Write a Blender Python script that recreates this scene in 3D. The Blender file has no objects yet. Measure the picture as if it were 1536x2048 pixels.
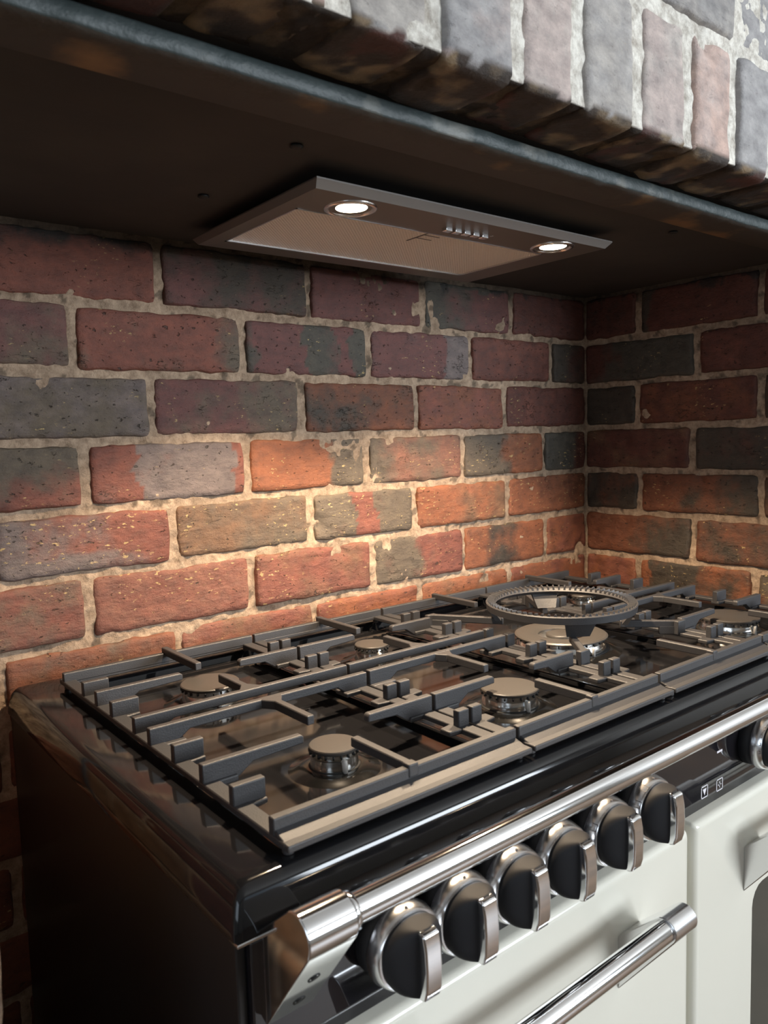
import bpy, bmesh, math, random
from mathutils import Vector, Matrix, noise
random.seed(7)
C = bpy.context.scene.collection
ZO = 1.10                                   # height of the measuring origin above the floor

# ------------------------------------------------------------------ camera
def rot(yaw, pitch, roll):
    f = Vector((math.sin(yaw)*math.cos(pitch), math.cos(yaw)*math.cos(pitch), -math.sin(pitch)))
    r = Vector((math.cos(yaw), -math.sin(yaw), 0)); u = r.cross(f)
    c, s = math.cos(roll), math.sin(roll)
    r2, u2 = c*r+s*u, -s*r+c*u
    return Matrix((r2, u2, -f)).transposed()
cam = bpy.data.cameras.new('camera'); co = bpy.data.objects.new('camera', cam); C.objects.link(co)
cam.dof.use_dof = True; cam.dof.focus_distance = 1.02; cam.dof.aperture_fstop = 10
co.matrix_world = Matrix.Translation((-1.21807, -0.913877, -0.005928+ZO)) @ rot(0.67317, 0.094911, -0.030178).to_4x4()
cam.sensor_fit = 'VERTICAL'; cam.sensor_height = 24.0; cam.lens = 24.0*1560.4/2048
cam.clip_start = .02; cam.clip_end = 50
bpy.context.scene.camera = co
# ------------------------------------------------------------------ light
vs = bpy.context.scene.view_settings
vs.view_transform = 'Standard'; vs.look = 'None'; vs.gamma = 1; vs.use_curve_mapping = False; vs.exposure = 0.0
w = bpy.data.worlds.new('world'); bpy.context.scene.world = w; w.use_nodes = True
w.node_tree.nodes['Background'].inputs[0].default_value = (.62, .80, 1, 1)
w.node_tree.nodes['Background'].inputs[1].default_value = 1.0
def area(name, loc, target, sx, sy, power, col):
    l = bpy.data.lights.new(name, 'AREA'); l.shape = 'RECTANGLE'; l.size = sx; l.size_y = sy
    l.energy = power; l.color = col
    o = bpy.data.objects.new(name, l); C.objects.link(o); o.location = loc
    o.rotation_euler = (Vector(target)-Vector(loc)).to_track_quat('-Z', 'Y').to_euler()
area('daylight_rear_window', (1.0, -3.38, 1.55), (1.0, 0, 1.55), 1.7, .90, 130, (.86, .93, 1))
area('daylight_left_window', (-3.38, -1.9, 1.55), (0, -1.9, 1.45), 1.7, 1.25, 14, (.80, .90, 1))
def spot(name, loc, power):
    l = bpy.data.lights.new(name, 'SPOT'); l.energy = power; l.color = (1, .77, .53)
    l.spot_size = math.radians(113); l.spot_blend = .38; l.shadow_soft_size = .014
    o = bpy.data.objects.new(name, l); C.objects.link(o); o.location = loc
LX = [(-.741, -.2770), (-.437, -.2800)]
for x, y in LX: spot('hood_spot', (x, y, .2165+ZO), 32.0)

# ------------------------------------------------------------------ materials
def nt(name):
    m = bpy.data.materials.new(name); m.use_nodes = True
    return m, m.node_tree, m.node_tree.nodes['Principled BSDF']
def mat(name, col, rough=.5, metal=0, coat=0, bump=None, var=None, emit=None, spec=.5):
    m, t, b = nt(name)
    b.inputs['Base Color'].default_value = (*col, 1); b.inputs['Roughness'].default_value = rough
    b.inputs['Metallic'].default_value = metal; b.inputs['Coat Weight'].default_value = coat
    b.inputs['Specular IOR Level'].default_value = spec
    tc = t.nodes.new('ShaderNodeTexCoord')
    if bump:
        n = t.nodes.new('ShaderNodeTexNoise'); n.inputs['Scale'].default_value = bump[0]; n.inputs['Detail'].default_value = 5
        bp = t.nodes.new('ShaderNodeBump'); bp.inputs['Strength'].default_value = bump[1]; bp.inputs['Distance'].default_value = bump[2]
        t.links.new(tc.outputs['Object'], n.inputs['Vector']); t.links.new(n.outputs[0], bp.inputs['Height'])
        t.links.new(bp.outputs[0], b.inputs['Normal'])
    if var:                                  # (scale, second colour, low, high)
        n = t.nodes.new('ShaderNodeTexNoise'); n.inputs['Scale'].default_value = var[0]; n.inputs['Detail'].default_value = 6
        t.links.new(tc.outputs['Object'], n.inputs['Vector'])
        r = t.nodes.new('ShaderNodeMapRange'); r.inputs[1].default_value = var[2]; r.inputs[2].default_value = var[3]
        mx = t.nodes.new('ShaderNodeMix'); mx.data_type = 'RGBA'
        mx.inputs[6].default_value = (*col, 1); mx.inputs[7].default_value = (*var[1], 1)
        t.links.new(n.outputs[0], r.inputs[0]); t.links.new(r.outputs[0], mx.inputs[0]); t.links.new(mx.outputs[2], b.inputs['Base Color'])
    if emit:
        b.inputs['Emission Color'].default_value = (*emit[0], 1); b.inputs['Emission Strength'].default_value = emit[1]
    return m
M = {}
M['enamel'] = mat('black_enamel', (.008, .008, .009), .08, spec=.42, bump=(9, .05, .002))
M['pan'] = mat('hob_pan_enamel', (.007, .007, .007), .12, spec=.42, bump=(14, .08, .002))
M['sidepanel'] = mat('side_panel', (.016, .015, .015), .32, bump=(60, .1, .0004))
M['iron'] = mat('cast_iron', (.033, .032, .034), .50, bump=(900, .35, .0006), spec=.55)
M['cap'] = mat('burner_cap_enamel', (.045, .040, .036), .42, bump=(700, .2, .0004))
M['chrome'] = mat('chrome', (.86, .86, .87), .07, metal=1)
M['crown'] = mat('burner_crown_metal', (.90, .90, .88), .17, metal=1)
M['steel'] = mat('brushed_steel', (.72, .73, .74), .24, metal=1)
M['dull'] = mat('dull_chrome', (.80, .80, .81), .22, metal=1)
M['rubber'] = mat('knob_black', (.014, .014, .016), .62, spec=.3)
M['slot'] = mat('slot_black', (.006, .006, .006), .6)
M['cream'] = mat('cream_enamel', (.74, .715, .62), .16, coat=.3)
M['glass'] = mat('panel_glass', (.010, .009, .011), .04, coat=.5)
M['ovenglass'] = mat('oven_glass', (.055, .058, .050), .08, coat=.5)
M['print'] = mat('panel_print_glint', (.75, .72, .76), .5)
M['darkprint'] = mat('skirt_print', (.10, .09, .09), .5)
M['ceramic'] = mat('igniter_ceramic', (.62, .60, .57), .4)
M['hood'] = mat('hood_grey', (.16, .145, .135), .42, metal=.35)
M['hoodedge'] = mat('hood_edge', (.32, .31, .30), .38, metal=.5)
M['lens'] = mat('lamp_lens', (1, .95, .85), .3, emit=((1, .83, .60), 26))
M['ceil'] = mat('soot_board', (.034, .029, .026), .8, bump=(25, .3, .002), var=(7, (.050, .042, .035), .45, .75))
M['steelbeam'] = mat('old_steel', (.055, .048, .040), .7, bump=(60, .7, .003), var=(9, (.34, .20, .09), .56, .72))
M['steeledge'] = mat('painted_steel_edge', (.040, .054, .055), .55, bump=(70, .8, .003), var=(26, (.16, .165, .15), .58, .74))
M['plaster'] = mat('plaster', (.50, .48, .45), .8, bump=(30, .2, .002))
M['floor'] = mat('wood_floor', (.16, .10, .06), .4, var=(6, (.10, .065, .04), .3, .7))
M['frame'] = mat('white_window_frame', (.8, .8, .78), .4)

def filter_mat():
    m, t, b = nt('filter_mesh')
    b.inputs['Base Color'].default_value = (.80, .74, .66, 1); b.inputs['Metallic'].default_value = .15; b.inputs['Roughness'].default_value = .5
    tc = t.nodes.new('ShaderNodeTexCoord'); mp = t.nodes.new('ShaderNodeMapping')
    mp.inputs['Rotation'].default_value = (0, 0, math.radians(45))
    v = t.nodes.new('ShaderNodeTexVoronoi'); v.inputs['Scale'].default_value = 330; v.inputs['Randomness'].default_value = 0
    bp = t.nodes.new('ShaderNodeBump'); bp.inputs['Strength'].default_value = .8; bp.inputs['Distance'].default_value = .0015
    t.links.new(tc.outputs['Object'], mp.inputs[0]); t.links.new(mp.outputs[0], v.inputs['Vector'])
    t.links.new(v.outputs['Distance'], bp.inputs['Height']); t.links.new(bp.outputs[0], b.inputs['Normal'])
    return m
M['filter'] = filter_mat()

def brick_mat():
    m, t, b = nt('old_brick'); N = t.nodes; L = t.links
    tc = N.new('ShaderNodeTexCoord')
    def attr(n):
        a = N.new('ShaderNodeAttribute'); a.attribute_name = n; return a
    ca, cb, am = attr('ca'), attr('cb'), attr('mixv')
    def noi(scale, det=6, rough=.6, stretch=None, w=0):
        n = N.new('ShaderNodeTexNoise'); n.inputs['Scale'].default_value = scale; n.inputs['Detail'].default_value = det
        n.inputs['Roughness'].default_value = rough
        if stretch:
            mp = N.new('ShaderNodeMapping'); mp.inputs['Scale'].default_value = stretch; mp.inputs['Location'].default_value = (w, w, w)
            L.new(tc.outputs['Object'], mp.inputs[0]); L.new(mp.outputs[0], n.inputs['Vector'])
        else: L.new(tc.outputs['Object'], n.inputs['Vector'])
        return n
    def math_(op, a, b_):
        n = N.new('ShaderNodeMath'); n.operation = op
        for i, v in enumerate((a, b_)):
            if isinstance(v, (int, float)): n.inputs[i].default_value = v
            else: L.new(v, n.inputs[i])
        return n.outputs[0]
    def mr(src, a, b_, smooth=True, lo=0, hi=1):
        r = N.new('ShaderNodeMapRange'); r.interpolation_type = 'SMOOTHSTEP' if smooth else 'LINEAR'
        L.new(src, r.inputs[0]); r.inputs[1].default_value = a; r.inputs[2].default_value = b_
        r.inputs[3].default_value = lo; r.inputs[4].default_value = hi
        return r.outputs[0]
    def mix(f, a, b_, mode='MIX'):
        x = N.new('ShaderNodeMix'); x.data_type = 'RGBA'; x.blend_type = mode
        L.new(f, x.inputs[0]) if not isinstance(f, float) else setattr(x.inputs[0], 'default_value', f)
        for i, v in ((6, a), (7, b_)):
            if isinstance(v, tuple): x.inputs[i].default_value = (*v, 1)
            else: L.new(v, x.inputs[i])
        return x.outputs[2]
    n1 = noi(17, 7, .62)
    f = math_('ADD', am.outputs['Fac'], math_('MULTIPLY', math_('SUBTRACT', n1.outputs[0], .5), 2.1))
    col = mix(mr(f, .18, .84), ca.outputs['Color'], cb.outputs['Color'])
    # fine value variation
    n2 = noi(1, 6, .65, (45, 45, 75))
    col = mix(mr(n2.outputs[0], .25, .75, False, 0, 1), mix(1.0, col, (.56, .53, .52), 'MULTIPLY'), mix(1.0, col, (1.42, 1.36, 1.28), 'MULTIPLY'))
    # dark pits
    n3 = noi(1, 4, .6, (130, 130, 210), 3)
    pit = mr(n3.outputs[0], .635, .70)
    nc = noi(1, 5, .62, (16, 16, 42), 14)
    ck = math_('MULTIPLY', mr(math_('ABSOLUTE', math_('SUBTRACT', nc.outputs[0], .5), 0), .003, .008, True, 1, 0), mr(n1.outputs[0], .56, .66))
    fka = attr('fleck'); smf = mr(fka.outputs['Fac'], -1, -.2, False, .15, 1); ck = math_('MULTIPLY', ck, smf)
    pit = math_('MAXIMUM', math_('MULTIPLY', pit, smf), ck)
    col = mix(math_('MULTIPLY', pit, .75), col, (.033, .026, .020))
    # ochre flecks
    n4 = noi(1, 3, .6, (120, 120, 260), 9); n5 = noi(14, 2)
    fl = math_('MULTIPLY', mr(n4.outputs[0], .625, .66), mr(math_('ADD', n5.outputs[0], math_('MULTIPLY', fka.outputs['Fac'], .15)), .56, .66))
    col = mix(math_('MULTIPLY', fl, .8), col, (.50, .36, .15))
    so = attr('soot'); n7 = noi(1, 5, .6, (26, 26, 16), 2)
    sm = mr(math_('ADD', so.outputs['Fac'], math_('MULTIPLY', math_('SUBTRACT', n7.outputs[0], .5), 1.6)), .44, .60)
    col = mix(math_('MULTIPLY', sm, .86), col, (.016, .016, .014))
    L.new(col, b.inputs['Base Color'])
    n6 = noi(1, 8, .7, (60, 60, 100), 5)
    h = math_('SUBTRACT', n6.outputs[0], math_('MULTIPLY', pit, .9))
    bp = N.new('ShaderNodeBump'); bp.inputs['Strength'].default_value = .8; bp.inputs['Distance'].default_value = .0042
    L.new(h, bp.inputs['Height']); L.new(bp.outputs[0], b.inputs['Normal'])
    L.new(mr(n2.outputs[0], .3, .7, False, .42, .74), b.inputs['Roughness'])
    return m
M['brick'] = brick_mat()
def mortar_mat():
    m, t, b = nt('mortar'); N = t.nodes; L = t.links
    tc = N.new('ShaderNodeTexCoord'); ca = N.new('ShaderNodeAttribute'); ca.attribute_name = 'ca'
    n = N.new('ShaderNodeTexNoise'); n.inputs['Scale'].default_value = 90; n.inputs['Detail'].default_value = 8; n.inputs['Roughness'].default_value = .7
    L.new(tc.outputs['Object'], n.inputs['Vector'])
    r = N.new('ShaderNodeMapRange'); L.new(n.outputs[0], r.inputs[0]); r.inputs[1].default_value = .3; r.inputs[2].default_value = .62
    x = N.new('ShaderNodeMix'); x.data_type = 'RGBA'; x.blend_type = 'MULTIPLY'; x.inputs[0].default_value = 1
    rc = N.new('ShaderNodeMix'); rc.data_type = 'RGBA'; rc.inputs[6].default_value = (.45, .40, .36, 1); rc.inputs[7].default_value = (1.1, 1.08, 1.05, 1)
    L.new(r.outputs[0], rc.inputs[0]); L.new(ca.outputs['Color'], x.inputs[6]); L.new(rc.outputs[2], x.inputs[7])
    L.new(x.outputs[2], b.inputs['Base Color']); b.inputs['Roughness'].default_value = .92
    bp = N.new('ShaderNodeBump'); bp.inputs['Strength'].default_value = .9; bp.inputs['Distance'].default_value = .004
    L.new(n.outputs[0], bp.inputs['Height']); L.new(bp.outputs[0], b.inputs['Normal'])
    return m
M['mortar'] = mortar_mat()

# ------------------------------------------------------------------ object helpers (coordinates given about the measuring origin)
def finish(name, bm, mats, parent=None, loc=None, smooth=True, bevel=None, local=False):
    """one mesh object; unless local, bm is in measuring coordinates and gets re-based on loc"""
    me = bpy.data.meshes.new(name)
    bmesh.ops.recalc_face_normals(bm, faces=bm.faces) if not bm.faces or len(bm.faces) < 60000 else None
    base = Vector(loc) if loc is not None else Vector((0, 0, 0))
    if not local:
        bmesh.ops.translate(bm, verts=bm.verts, vec=-base)
    bm.to_mesh(me); bm.free()
    for m in (mats if isinstance(mats, (list, tuple)) else [mats]): me.materials.append(m)
    o = bpy.data.objects.new(name, me); C.objects.link(o)
    if parent is not None: o.parent = parent
    else: o.location = base+Vector((0, 0, ZO))
    if smooth:
        for p in me.polygons: p.use_smooth = True
    if bevel:
        me.set_sharp_from_angle(angle=math.radians(30))
        b = o.modifiers.new('b', 'BEVEL'); b.width = bevel[0]; b.segments = bevel[1]; b.limit_method = 'ANGLE'; b.angle_limit = math.radians(30)
        wn = o.modifiers.new('w', 'WEIGHTED_NORMAL'); wn.keep_sharp = True
    return o
def sharp(o, deg=35):
    me = o.data
    me.set_sharp_from_angle(angle=math.radians(deg)); return o
def thing(name, loc, label, cat, group=None):
    o = bpy.data.objects.new(name, None); C.objects.link(o); o.location = Vector(loc)+Vector((0, 0, ZO))
    o.empty_display_size = .05
    o['label'] = label; o['category'] = cat
    if group: o['group'] = group
    return o
def tag(o, label, cat, group=None):
    o['label'] = label; o['category'] = cat
    if group: o['group'] = group
    return o
EPS = [0.0]
def eps(): return random.uniform(-1, 1)*EPS[0]
def box(bm, x0, x1, y0, y1, z0, z1, mi=0, rotz=0):
    x0 += eps(); x1 += eps(); y0 += eps(); y1 += eps(); z0 += eps(); z1 += eps()
    vs_ = [bm.verts.new((x, y, z)) for x in (x0, x1) for y in (y0, y1) for z in (z0, z1)]
    if rotz:
        c = Vector(((x0+x1)/2, (y0+y1)/2, 0)); R = Matrix.Rotation(rotz, 3, 'Z')
        for v in vs_: v.co = R @ (v.co-c)+c
    for f in ((0, 1, 3, 2), (4, 6, 7, 5), (0, 4, 5, 1), (2, 3, 7, 6), (0, 2, 6, 4), (1, 5, 7, 3)):
        bm.faces.new([vs_[i] for i in f]).material_index = mi
    return vs_
def extr(bm, pts, axis, a, b, mi=0):
    """polygon pts (2-D) in the plane across axis, extruded from a to b"""
    if EPS[0]:
        e1, e2 = eps(), eps(); pts = [(p[0]+e1, p[1]+e2) for p in pts]; a += eps(); b += eps()
    def P(p, t):
        return {'x': (t, p[0], p[1]), 'y': (p[0], t, p[1]), 'z': (p[0], p[1], t)}[axis]
    A = [bm.verts.new(P(p, a)) for p in pts]; B = [bm.verts.new(P(p, b)) for p in pts]
    fs = [bm.faces.new(A), bm.faces.new(B[::-1])]
    n = len(pts)
    for i in range(n): fs.append(bm.faces.new((A[i], A[(i+1) % n], B[(i+1) % n], B[i])))
    for f in fs: f.material_index = mi
def lathe(bm, prof, c, axis='z', seg=48, mi=0, close=True):
    """prof: (radius, height) pairs around c"""
    rings = []
    for r, h in prof:
        ring = []
        for k in range(seg):
            a = 2*math.pi*k/seg; u, v = r*math.cos(a), r*math.sin(a)
            ring.append(bm.verts.new({'z': (c[0]+u, c[1]+v, c[2]+h), 'y': (c[0]+u, c[1]+h, c[2]+v), 'x': (c[0]+h, c[1]+u, c[2]+v)}[axis]))
        rings.append(ring)
    for a, b in zip(rings, rings[1:]):
        for k in range(seg):
            bm.faces.new((a[k], a[(k+1) % seg], b[(k+1) % seg], b[k])).material_index = mi
    if close:
        bm.faces.new(rings[0]).material_index = mi; bm.faces.new(rings[-1][::-1]).material_index = mi
def struct(o): o['kind'] = 'structure'; return o

# ------------------------------------------------------------------ brickwork
R_ = (.185, .075, .058); RD = (.105, .042, .034); O_ = (.25, .105, .055); OD = (.17, .072, .042)
P_ = (.135, .064, .064); G_ = (.115, .105, .085); GD = (.058, .054, .046); B_ = (.150, .140, .150)
BR = (.170, .110, .070); T_ = (.070, .074, .066); PK = (.20, .105, .080); K_ = (.022, .020, .018)
R_, RD, O_, OD, P_, G_, GD, B_, BR, T_, PK = [tuple(c*k for c, k in zip(q, (.92, .80, .72))) for q in (R_, RD, O_, OD, P_, G_, GD, B_, BR, T_, PK)]
def n3(p, s=1.0, o=0): return noise.noise(Vector(p)*s+Vector((o, o*1.7, -o)))
class Sheet:
    """brick faces laid out along (s, t); mapping P(s, t, d): d is the distance out of the wall"""
    def __init__(self, P):
        self.P = P; self.bm = bmesh.new()
        self.ca = self.bm.verts.layers.float_color.new('ca'); self.cb = self.bm.verts.layers.float_color.new('cb')
        self.mv = self.bm.verts.layers.float.new('mixv'); self.so = self.bm.verts.layers.float.new('soot'); self.fk = self.bm.verts.layers.float.new('fleck')
    def brick(self, s0, s1, t0, t1, ca, cb, bias=.3, fn=None, out=0.0, seed=0, rough=1.0, colf=None, step=.0055, soot=None, flk=None):
        w_, h_ = s1-s0, t1-t0
        def lines(L):
            e = [0, .0008, .0018, .0036]
            n = max(2, int((L-.0072)/step))
            return e+[.0036+(L-.0072)*i/n for i in range(1, n)]+[L-x for x in reversed(e)]
        S, T = lines(w_), lines(h_)
        tilt = (n3((seed, 0, 0), 3.1)*.0016, n3((seed, 5, 0), 3.3)*.0012)
        grid = []
        for s in S:
            row = []
            for t in T:
                e = min(s, w_-s, t, h_-t)
                x, z = s0+s, t0+t
                # rounded rim falling back into the joint, ragged edge
                de = max(0, 1-e/.0036)
                d = out-.010*de**2.2
                cx = min(s, w_-s); cz = min(t, h_-t)
                corner = max(0, 1-math.hypot(cx, cz)/.007)
                d -= .006*corner
                wob = n3((x, z, seed), 55)*.0022+n3((x, z, seed), 18)*.0020
                k = max(0, 1-e/.012)*rough
                sx = s0+s+(wob*k*(1 if s > w_/2 else -1) if cx <= cz else 0)
                tz = t0+t+(wob*k*(1 if t > h_/2 else -1) if cz < cx else 0)
                d += n3((x, z, seed), 26)*.0012+n3((x, z, seed), 80)*.0006+n3((x, z, seed), 9)*.0018
                d += (s/w_-.5)*tilt[0]*2+(t/h_-.5)*tilt[1]*2
                chip = n3((x+7, z, seed), 24)
                if chip > .42 and e < .018: d -= (chip-.42)*.016*rough
                v = self.bm.verts.new(self.P(sx, tz, d))
                a, b = (ca, cb) if colf is None else colf(s/w_, t/h_, x, z)
                v[self.ca] = (*a, 1); v[self.cb] = (*b, 1)
                v[self.mv] = bias if fn is None else fn(s/w_+n3((x, z, seed), 28)*.10+n3((x, z, seed), 80)*.04, t/h_+n3((x, z, seed+4), 22)*.12)
                v[self.so] = soot(x, z) if soot else 0; v[self.fk] = flk(x, z) if flk else 0
                if colf is not None and z < .005: v[self.mv] = .32+1.5*n3((x, z, 9), 26)+.5*n3((x, z, 9), 70)
                if not flk: v[self.fk] = -1
                row.append(v)
            grid.append(row)
        for i in range(len(S)-1):
            for j in range(len(T)-1):
                self.bm.faces.new((grid[i][j], grid[i+1][j], grid[i+1][j+1], grid[i][j+1]))
    def mortar(self, s0, s1, t0, t1, col, depth=-.0045, step=.004, amp=.0022, colf=None):
        ns, ntt = max(2, int((s1-s0)/step)), max(2, int((t1-t0)/step))
        grid = []
        for i in range(ns+1):
            row = []
            for j in range(ntt+1):
                x, z = s0+(s1-s0)*i/ns, t0+(t1-t0)*j/ntt
                d = depth+n3((x, z, 3), 34)*amp+n3((x, z, 1), 110)*amp*.8+n3((x, z, 8), 8)*.0015
                v = self.bm.verts.new(self.P(x, z, d)); c = colf(x, z) if colf else col
                v[self.ca] = (*c, 1); v[self.cb] = (*c, 1); row.append(v)
            grid.append(row)
        for i in range(ns):
            for j in range(ntt):
                self.bm.faces.new((grid[i][j], grid[i+1][j], grid[i+1][j+1], grid[i][j+1])).material_index = 1
    def build(self, name, parent=None):
        me = bpy.data.meshes.new(name); bmesh.ops.recalc_face_normals(self.bm, faces=self.bm.faces)
        self.bm.to_mesh(me); self.bm.free(); me.materials.append(M['brick']); me.materials.append(M['mortar'])
        for p in me.polygons: p.use_smooth = True
        o = bpy.data.objects.new(name, me); C.objects.link(o); o.location = (0, 0, ZO)
        if parent: o.parent = parent; o.location = (0, 0, 0)
        return o
TZ = [.243, .1576, .0787, 0.0, -.0782, -.1537, -.2324, -.311, -.389, -.467, -.545, -.623, -.701, -.779, -.857, -.935, -1.013, -1.09]
J = .0038
def split(pos, w=.08, inv=False, base=0.0, amp=1.0):
    def f(u, v):
        k = 1/(1+math.exp(-(u-pos)/w*4)); k = 1-k if inv else k
        return base+amp*k
    return f
def top(level=.6, w=.15, amp=1.0):
    return lambda u, v: amp/(1+math.exp(-(v-level)/w*4))
def mid(a, b): return lambda u, v: 1.0 if a < u < b else 0.1
back = {
 0: ([-1.03, -.824, -.61, -.401, -.201, .004], [(R_, K_, lambda u, v: .1+.75*max(0, (v-.62)/.38)), (P_, GD, lambda u, v: .30+.35*u+.25*v), (P_, RD, lambda u, v: .3+.6*max(0, v-.7)), (P_, T_, lambda u, v: .95-1.1*u if v < .9 else 1), (RD, P_, .3)]),
 1: ([-1.14, -.929, -.716, -.508, -.299, -.096, .004], [(P_, G_, .42), (R_, G_, lambda u, v: .16+.5*max(0, u-.8)*5), (P_, T_, lambda u, v: .15+.7*(abs(u-.6) < .13)+.75*(u > .85)+.5*(u < .1)), (P_, B_, lambda u, v: .1+.75*(u > .72)), (RD, R_, .45), (GD, RD, lambda u, v: .6*u)]),
 2: ([-1.055, -.842, -.627, -.42, -.219, .004], [(G_, B_, .5), (P_, G_, lambda u, v: .2+.55*u), (OD, GD, lambda u, v: .55-.35*u), (R_, OD, .5), (RD, R_, .3)]),
 3: ([-1.14, -.925, -.717, -.518, -.321, -.12, .004], [(G_, R_, lambda u, v: .95-1.1*v), (R_, B_, mid(.28, .86)), (O_, G_, split(.68)), (G_, PK, lambda u, v: .35+.35*u), (G_, O_, split(.5, .2)), (T_, RD, split(.75, .3))]),
 4: ([-1.03, -.824, -.62, -.427, -.217, .004], [(R_, B_, lambda u, v: .85-1.0*u+.3*(v < .3)), (BR, G_, lambda u, v: .2+.5*u), (G_, R_, mid(.38, .62)), (O_, BR, lambda u, v: .1+.6*u), (O_, OD, .4)]),
 5: ([-1.14, -.931, -.717, -.512, -.323, -.115, .004], [(R_, G_, .46), (PK, R_, .5), (R_, BR, .35), (G_, R_, split(.48, .1)), (O_, GD, lambda u, v: .7-1.5*abs(u-.38)), (R_, O_, .45)]),
 6: ([-1.03, -.824, -.62, -.42, -.215, .004], [(OD, G_, .3), (R_, BR, .45), (O_, R_, .5), (O_, BR, .4), (O_, R_, .45)]),
}
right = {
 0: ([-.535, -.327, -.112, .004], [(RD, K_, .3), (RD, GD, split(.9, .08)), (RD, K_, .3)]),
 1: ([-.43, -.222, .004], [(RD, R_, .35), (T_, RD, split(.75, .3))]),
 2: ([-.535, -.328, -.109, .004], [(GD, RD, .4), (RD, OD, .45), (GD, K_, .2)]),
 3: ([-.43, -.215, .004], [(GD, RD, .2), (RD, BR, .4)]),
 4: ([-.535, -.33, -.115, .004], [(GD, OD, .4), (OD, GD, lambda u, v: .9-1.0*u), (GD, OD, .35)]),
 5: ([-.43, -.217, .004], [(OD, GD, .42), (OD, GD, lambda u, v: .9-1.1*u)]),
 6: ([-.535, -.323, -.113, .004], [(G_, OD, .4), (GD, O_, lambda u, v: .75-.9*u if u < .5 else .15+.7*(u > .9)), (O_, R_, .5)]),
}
def cour(sheet, rows, bounds, fallback, seed0, clip, miny=None):
    for r in range(len(TZ)-1):
        z1, z0 = TZ[r], TZ[r+1]
        if r in rows: js, cs = rows[r]
        else:
            js = [x for x in [clip[0]+(-.1 if r % 2 else 0)+.208*i for i in range(9)] if x < clip[1]-.05]+[clip[1]]
            cs = [(OD, RD, random.uniform(.2, .7)) for _ in js[:-1]]
        for i in range(len(js)-1):
            a, b = max(js[i], clip[0]), min(js[i+1], clip[1])
            if b-a < .02: continue
            c = cs[i]
            wob = random.uniform(-.0012, .0012)
            fn = c[2] if callable(c[2]) else None
            jl = J*random.uniform(.75, 1.35); jr = J*random.uniform(.75, 1.3)
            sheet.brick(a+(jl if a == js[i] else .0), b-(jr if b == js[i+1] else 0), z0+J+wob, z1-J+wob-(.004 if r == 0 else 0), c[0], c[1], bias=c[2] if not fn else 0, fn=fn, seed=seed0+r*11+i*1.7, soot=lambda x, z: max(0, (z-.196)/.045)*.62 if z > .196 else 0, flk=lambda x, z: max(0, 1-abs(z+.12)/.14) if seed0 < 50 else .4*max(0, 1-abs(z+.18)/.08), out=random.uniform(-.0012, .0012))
MC = (.40, .300, .215)
def mcol(x, z):
    k = n3((x, z, 0), 11)
    c = Vector(MC)*(1+.35*k)
    if n3((x, z, 4), 60) > .38: c = c*.45
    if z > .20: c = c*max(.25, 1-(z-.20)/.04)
    return tuple(c)
# back wall
sh = Sheet(lambda s, t, d: (s, -.001-d, t))
cour(sh, back, None, None, 1, (-1.14, .004))
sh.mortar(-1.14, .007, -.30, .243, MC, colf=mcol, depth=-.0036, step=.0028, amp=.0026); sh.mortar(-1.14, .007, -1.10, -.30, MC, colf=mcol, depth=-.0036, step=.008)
wb = struct(sh.build('wall_back'))
sh = Sheet(lambda s, t, d: (.001-d, s, t))
cour(sh, right, None, None, 100, (-.507, .004))
sh.mortar(-.507, .007, -1.10, .243, MC, colf=mcol, depth=-.0038, amp=.0024)
wr = struct(sh.build('wall_right'))
# plain masonry below and behind the visible courses
bm = bmesh.new(); box(bm, -1.14, .12, .012, .12, -1.10, 1.30); struct(finish('wall_back', bm, M['plaster'], smooth=False))
bm = bmesh.new(); box(bm, .012, .12, -.50, .012, -1.10, 1.30); struct(finish('wall_right', bm, M['plaster'], smooth=False))
# left pier and right pier of the recess, breast above the lintel
sh = Sheet(lambda s, t, d: (-1.1445+d, s, t))
for r in range(14):
    z0 = -.545-.078*7+r*.0782+.0; off = -.62 + (.1 if r % 2 else 0)
    y = off
    while y < 0:
        a, b = max(y, -.507), min(y+.208, 0)
        if b-a > .02: sh.brick(a+J, b-J, z0+J, z0+.0782-J, random.choice([R_, OD, P_, BR]), random.choice([G_, GD, RD]), bias=random.uniform(.2, .6), seed=300+r*3+y, step=.012)
        y += .208
sh.mortar(-.507, 0, -1.09, .24, MC, colf=mcol, step=.01)
struct(sh.build('wall_left'))
bm = bmesh.new(); box(bm, -3.5, -1.157, -.507, .12, -1.10, 1.30); struct(finish('wall_left', bm, M['plaster'], smooth=False))
bm = bmesh.new(); box(bm, .12, 2.5, -.507, .12, -1.10, 1.30); struct(finish('wall_right', bm, M['plaster'], smooth=False))

# lintel: soldier course seen from below (sheet bends from the underside to the front face)
YF, ZB = -.507, .252
GR = (.36, .345, .33); GB = (.29, .29, .30); GP = (.40, .34, .325); PKG = (.45, .33, .29); DG = (.22, .22, .225); LG = (.43, .41, .39)
GR, GB, GP, PKG, DG, LG = [tuple(c*1.2 for c in q) for q in (GR, GB, GP, PKG, DG, LG)]
def PL(s, t, d):
    # t<0 underside (towards the room back), t>0 front face, rounded arris
    r = .005
    if t <= -r: return (s, YF-t, ZB-d)
    if t >= r: return (s, YF-d, ZB+t)
    a = (t+r)/(2*r)*math.pi/2
    cy, cz = YF+r, ZB+r
    q = r+d
    return (s, cy-q*math.sin(a), cz-q*math.cos(a))
sh = Sheet(PL)
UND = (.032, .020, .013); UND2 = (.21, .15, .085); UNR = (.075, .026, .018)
js = [-1.34, -1.245, -1.16, -1.078, -.996, -.916, -.835, -.754, -.678, -.599, -.515, -.434, -.352, -.27, -.188, -.106, -.024, .058, .14]
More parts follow.
